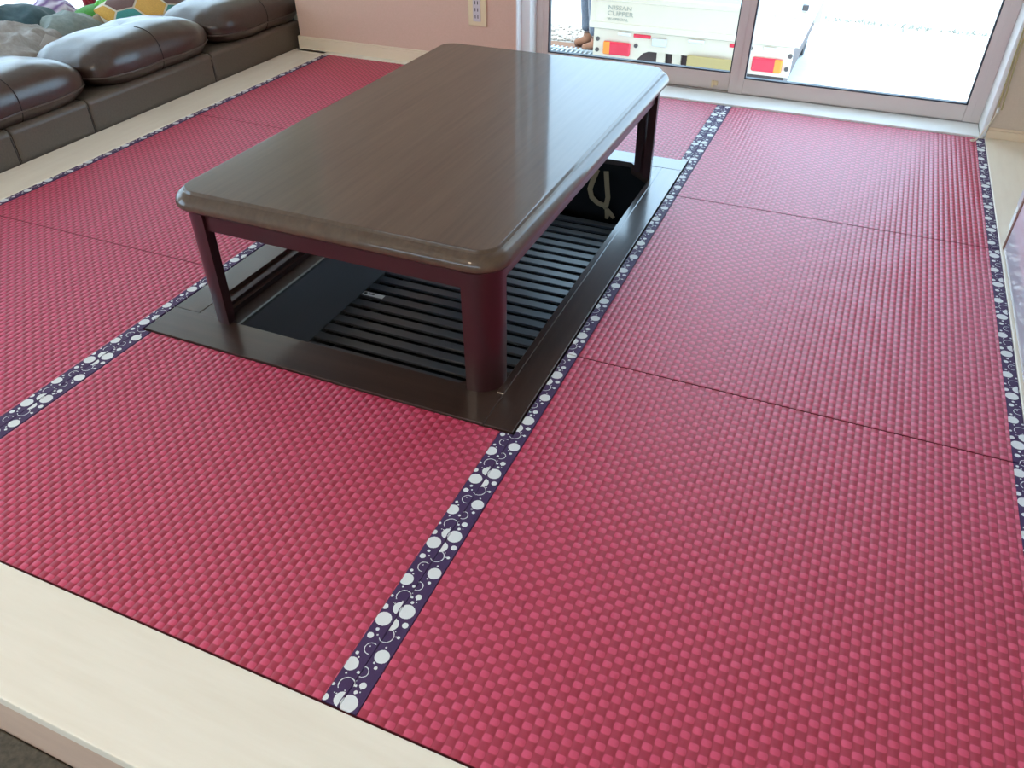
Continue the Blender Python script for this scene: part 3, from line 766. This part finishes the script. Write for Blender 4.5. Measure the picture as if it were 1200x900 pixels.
# ================================================================= OUTDOORS
GZ = -.95
yard = B().box(-40, 40, 2.9, 60, GZ-.2, GZ).box(-40, WX-.4, -40, 2.9, GZ-.2, GZ).box(WX-.4, 40, -40, -3.4, GZ-.2, GZ).box(1.6, 40, -3.4, 2.9, GZ-.2, GZ)
struct('floor_yard', yard.out('floor_yard', Mt['concrete']))
struct('wall_foundation', B().box(WX-.1, 1.4, -3.1, 2.68, GZ-.05, LF-.25).out('wall_foundation', Mt['concrete']))
# gravel bed with stones
rnd = random.Random(3)
tag(B().box(-6.5, -1.35, 6.665, 7.25, GZ, GZ+.004).out('gravel_bed', Mt['gravel'], None), 'grey gravel strip along the concrete beyond the truck', 'gravel', None, 'stuff')
b = bmesh.new(); 
def pebble(bm, x, y, z, r):
    t = bmesh.ops.create_icosphere(bm, subdivisions=1, radius=r)
    sx, sy, sz = rnd.uniform(.8, 1.4), rnd.uniform(.8, 1.4), rnd.uniform(.5, .8)
    for v in t['verts']: v.co = Vector((x+v.co.x*sx, y+v.co.y*sy, z+v.co.z*sz))
for k in range(1500):
    pebble(b, rnd.uniform(-3.6, -1.4), rnd.uniform(6.69, 7.22), GZ+.012, rnd.uniform(.012, .026))
me = bpy.data.meshes.new('pebbles'); b.to_mesh(me); b.free()
tag(link('pebbles', me, Mt['stone']), 'loose brown and grey pebbles on the gravel strip', 'pebbles', None, 'stuff')
tag(B().box(-3.6, -1.35, 6.41, 6.66, GZ, GZ+.004).out('soil_edge', Mt['dirt'], None), 'reddish brown soil edge between the drain and the gravel', 'soil', None, 'stuff')
gr = empty('drain_grate', (-2.2, 6.3, GZ), 'galvanised drain grating set in the ground beside the boots', 'grate')
for y in (6.215, 6.385): B().box(-3.6, -1.2, y-.014, y+.014, GZ, GZ+.03).out('side_rail', Mt['grate'], gr)
gbm = B().box(-.008, .008, -.156, .156, 0, .026); bmesh.ops.recalc_face_normals(gbm.bm, faces=gbm.bm.faces)
gme = bpy.data.meshes.new('bar'); gbm.bm.to_mesh(gme); gbm.bm.free(); gme.materials.append(Mt['grate'])
for k in range(56): link('bar', gme, None, gr, (-3.58+k*.042, 6.30, GZ))
b = bmesh.new()
for k in range(900):
    x = rnd.uniform(-.6, 4.5); y = 8.45+rnd.gauss(0, .05)-.08*(x-.1)/1.3; h = rnd.uniform(.01, .05)
    a = rnd.uniform(0, 6.28); d = .012
    v = [b.verts.new((x-d*math.cos(a), y-d*math.sin(a), GZ)), b.verts.new((x+d*math.cos(a), y+d*math.sin(a), GZ)), b.verts.new((x+rnd.uniform(-.02, .02), y+rnd.uniform(-.02, .02), GZ+h))]
    b.faces.new(v)
me = bpy.data.meshes.new('weeds'); b.to_mesh(me); b.free()
tag(link('weeds', me, Mt['weed']), 'thin line of dry weeds along a joint in the bright concrete', 'weeds', None, 'stuff')

# ---- small pickup truck, rear towards the house
TY = 4.65
tk = empty('pickup_truck', (-.6, TY+1.45, GZ), 'small cream white pickup truck parked outside, rear towards the door', 'truck')
TX0, TX1 = -1.245, .040
B().box(TX0+.03, TX1-.03, TY+.03, TY+1.72, -.33, -.285, .004, 1).out('bed_floor', Mt['truck_in'], tk)
# tailgate with raised borders
tgm = B().box(TX0, TX1, TY-.012, TY+.018, -.300, -.130, .006, 3).box(TX0, TX1, TY-.018, TY-.002, -.300, -.262, .004, 2).box(TX0-.002, TX1+.002, TY-.020, TY+.022, -.140, -.104, .008, 3)
for x in (TX0+.035, TX1-.035): tgm.box(x-.003, x+.003, TY-.0145, TY-.008, -.262, -.14)
tg = tgm.out('tailgate', Mt['truck'], tk, 40)
def letters(txt, x, z, size, w=1.0):
    cu = bpy.data.curves.new('lettering', 'FONT'); cu.body = txt; cu.size = size; cu.extrude = .0012; cu.space_character = 1.05; cu.offset = .0003
    ob = bpy.data.objects.new('lettering_tmp', cu); COL.objects.link(ob)
    bpy.context.view_layer.update()
    me = bpy.data.meshes.new_from_object(ob); bpy.data.objects.remove(ob); bpy.data.curves.remove(cu)
    for v in me.vertices: v.co = Vector((x+v.co.x*w, TY-.0135-v.co.z, z+v.co.y))
    return link('lettering', me, Mt['lettering'], tg)
letters('NISSAN', -1.130, -.186, .033, 1.32)
letters('CLIPPER', -1.132, -.220, .036, 1.24)
letters('W-SPECIAL', -1.130, -.247, .020, 1.30)
for x0, x1 in ((TX0, TX0+.03), (TX1-.03, TX1)):
    B().box(x0, x1, TY+.022, TY+1.75, -.31, -.11, .008, 3).out('side_gate', Mt['truck'], tk, 40)
B().box(TX0, TX1, TY+1.72, TY+1.76, -.31, -.02, .008, 3).out('bed_headboard', Mt['truck'], tk, 40)
# rear skirt with the wheel-arch shaped cut between the lamps
poly = [(TX0+.03, -.305), (TX0+.03, -.475), (-.93, -.475), (-.885, -.425), (-.85, -.412), (-.35, -.412), (-.30, -.43), (-.26, -.475), (TX1-.03, -.475), (TX1-.03, -.305)]
B().prism(poly, TY, TY+.05, 'y').out('rear_skirt', Mt['truck'], tk)
for xa in (-.85, -.28): pass
def lamp(x0, x1, amber_left):
    o = B().box(x0, x1, TY-.022, TY-.0, -.452, -.372, .012, 4).out('tail_lamp', Mt['lens_r'], tk, 50)
    w_ = (x1-x0)*.28
    a = (x0+.001, x0+w_) if amber_left else (x1-w_, x1-.001)
    b = B().box(a[0], a[1], TY-.0235, TY-.006, -.4505, -.3735, .011, 4).out('amber_section', Mt['lens_o'], o, 50); b['label'] = 'amber section'
lamp(-1.146, -.968, True); lamp(-.212, -.034, False)
for x0, x1 in ((-.955, -.845), (-.36, -.25)): B().box(x0, x1, TY-.008, TY+.002, -.336, -.316, .003, 2).out('reflector', Mt['lens_r'], tk, 40)
B().box(-.835, -.74, TY-.012, TY+.002, -.376, -.325, .006, 3).out('licence_lamp', Mt['chrome'], tk, 40)
for x0, x1 in ((-1.055, -.97), (-.61, -.51), (-.16, -.08)): B().box(x0, x1, TY-.020, TY+.002, -.330, -.312, .005, 3).out('gate_latch', Mt['white_pvc'], tk, 40)
for x, z in ((-1.187, -.366), (-1.188, -.432), (-.935, -.385), (-.235, -.33), (.000, -.352), (-.008, -.425)):
    B().cyl((x, TY-.006, z), (x, TY+.002, z), .013, 16).out('rubber_stopper', Mt['plug'], tk, 40)
B().box(-.125, -.02, TY-.022, TY-.010, -.150, -.118, .004, 2).out('gate_handle', Mt['white_pvc'], tk, 40)
B().box(.012, .046, TY-.030, TY+.0, -.098, -.068, .004, 2).out('gate_hinge', Mt['plug'], tk, 40)
np_ = B().box(-.600, -.325, TY-.030, TY-.022, -.545, -.400, .004, 2).out('number_plate', Mt['plate_y'], tk, 40); np_['label'] = 'blank yellow number plate'
B().box(-.58, -.54, TY-.022, TY+.002, -.47, -.42).box(-.39, -.35, TY-.022, TY+.002, -.47, -.42).out('plate_bracket', Mt['plug'], tk)
B().box(TX0+.06, TX1-.06, TY+.06, TY+2.5, -.60, -.34).out('chassis', Mt['steel_dark'], tk)
for x in (-.775, -.675): B().box(x-.028, x+.028, TY+.02, TY+.05, -.60, -.412, .004, 2).out('bed_strut', Mt['truck'], tk, 40)
for x in (TX0+.19, TX1-.19):
    for y in (TY+.55, TY+2.45):
        w_ = B().cyl((x-.065, y, GZ+.235), (x+.065, y, GZ+.235), .235, 32).out('wheel', Mt['rubber'], tk, 40)
        B().cyl((x-.068, y, GZ+.235), (x+.068, y, GZ+.235), .13, 24).out('hub', Mt['chrome'], w_, 40)
for x in (TX0+.115, TX1-.115): B().box(x-.08, x+.02, TY+.20, TY+.206, -.80, -.475).out('mud_flap', Mt['rubber'], tk)
# cab
cabp = [(TY+1.78, -.55), (TY+1.78, .42), (TY+1.86, .50), (TY+2.45, .50), (TY+2.62, .44), (TY+2.86, .02), (TY+2.9, -.2), (TY+2.9, -.62), (TY+2.70, -.62), (TY+2.66, -.5), (TY+2.25, -.5), (TY+2.2, -.55)]
B().prism(cabp, TX0+.01, TX1-.01, 'x').out('cab', Mt['truck'], tk)
B().box(TX0+.12, TX1-.12, TY+1.772, TY+1.779, .08, .38, .003, 2).out('rear_window', Mt['gasket'], tk)
for x in (TX0+.006, TX1-.010): B().box(x, x+.004, TY+1.95, TY+2.55, .06, .40).out('side_window', Mt['gasket'], tk)

# ---- person beside the truck (only a trouser leg and boot are in view)
ps = empty('person', (-1.845, 6.545, GZ), 'person in blue trousers and brown boots standing beside the truck', 'person')
def skin(name, chains, m, parent, sub=2, root=0):
    bm = bmesh.new(); lay = bm.verts.layers.skin.verify(); cache = {}
    for ch in chains:
        prev = None
        for (p, r) in ch:
            key = tuple(round(c, 4) for c in p)
            v = cache.get(key)
            if v is None:
                v = bm.verts.new(p); cache[key] = v; v[lay].radius = r if isinstance(r, tuple) else (r, r)
            if prev is not None and prev is not v:
                if bm.edges.get((prev, v)) is None: bm.edges.new((prev, v))
            prev = v
    bm.verts.ensure_lookup_table(); bm.verts[root][lay].use_root = True
    me = bpy.data.meshes.new(name); bm.to_mesh(me); bm.free()
    o = link(name, me, m, parent)
    o.modifiers.new('skin', 'SKIN').use_smooth_shade = True
    s = o.modifiers.new('sub', 'SUBSURF'); s.levels = sub; s.render_levels = sub
    return o
H = 1.45
px_, py_ = -1.845, 6.545
def pp(a, b, z): # a: sideways, b: forwards (towards -x,-y)
    d = Vector((-.75, -.66, 0)).normalized(); s = Vector((d.y, -d.x, 0))
    q = Vector((px_, py_, GZ))+s*a+d*b; return (q.x, q.y, GZ+z)
hip = pp(0, 0, .74)
body = [[(hip, .085), (pp(0, 0, .90), .085), (pp(0, .01, 1.06), .10), (pp(0, 0, 1.18), .075), (pp(0, .005, 1.23), .04), (pp(0, .01, 1.28), .045), (pp(0, .015, 1.36), .072), (pp(0, .01, 1.42), .05)]]
for s in (-1, 1):
    body.append([(hip, .085), (pp(.075*s, 0, .68), .07), (pp(.085*s, .01, .40), .048), (pp(.088*s, -.01, .10), .032), (pp(.088*s, .01, .04), .03)])
    body.append([(pp(0, 0, 1.18), .075), (pp(.15*s, 0, 1.15), .045), (pp(.19*s, -.01, .93), .035), (pp(.19*s, .06, .74), .027), (pp(.19*s, .08, .69), .025)])
skin('body', body, Mt['skin'], ps)
for s in (-1, 1):
    for k in range(5):
        a = (-.016+.010*k)
        if k == 4: ch = [(pp(.175*s, .09, .70), .008), (pp(.165*s, .105, .675), .007), (pp(.163*s, .11, .655), .006)]
        else: ch = [(pp(.19*s+a*.3, .075+a, .68), .008), (pp(.19*s+a*.3, .082+a, .645), .0075), (pp(.188*s+a*.3, .082+a, .62-.004*abs(k-1)), .006)]
        skin('finger', [ch], Mt['skin'], ps, 1)
tr = [[(hip, .105), (pp(0, 0, .84), .098)]]
for s in (-1, 1): tr.append([(hip, .105), (pp(.078*s, 0, .66), .085), (pp(.085*s, .012, .40), .066), (pp(.088*s, -.005, .20), .060), (pp(.088*s, -.005, .12), .062)])
skin('trousers', tr, Mt['denim'], ps)
for s in (-1, 1):
    skin('boot', [[(pp(.088*s, -.015, .15), .050), (pp(.088*s, -.015, .055), .050), (pp(.088*s, .04, .044), .040), (pp(.090*s, .09, .040), .034), (pp(.090*s, .115, .038), .028)]], Mt['boot'], ps)
jk = [[(pp(0, 0, .80), .115), (pp(0, 0, .92), .11), (pp(0, .01, 1.06), .125), (pp(0, 0, 1.17), .09)]]
for s in (-1, 1): jk.append([(pp(0, 0, 1.17), .09), (pp(.15*s, 0, 1.15), .062), (pp(.19*s, -.01, .93), .052), (pp(.19*s, .055, .755), .042)])
skin('jacket', jk, Mt['jacket'], ps)
vs, fs = superq(*pp(0, .0, 1.385), .085, .085, .085, 1, 1, 20, 14); link('hair', pymesh('hair', vs, fs, True), Mt['hair'], ps)

# ---- added ceiling lamp, unseen behind the photographer, to warm the room's light
lp = empty('added_fill_lamp', (-.9, -1.6, CZ), 'round white ceiling lamp added over the lower floor as warm fill', 'lamp')
B().cyl((-.9, -1.6, CZ-.07), (-.9, -1.6, CZ), .28, 40).out('housing', Mt['white_pvc'], lp, 40)
ld = bpy.data.lights.new('added_fill_light', 'AREA'); ld.shape = 'DISK'; ld.size = .5; ld.energy = 26; ld.color = (1, .80, .58)  # warm fill, added
lo = bpy.data.objects.new('added_fill_light', ld); COL.objects.link(lo); lo.parent = lp; lo.location = (0, 0, -.08)
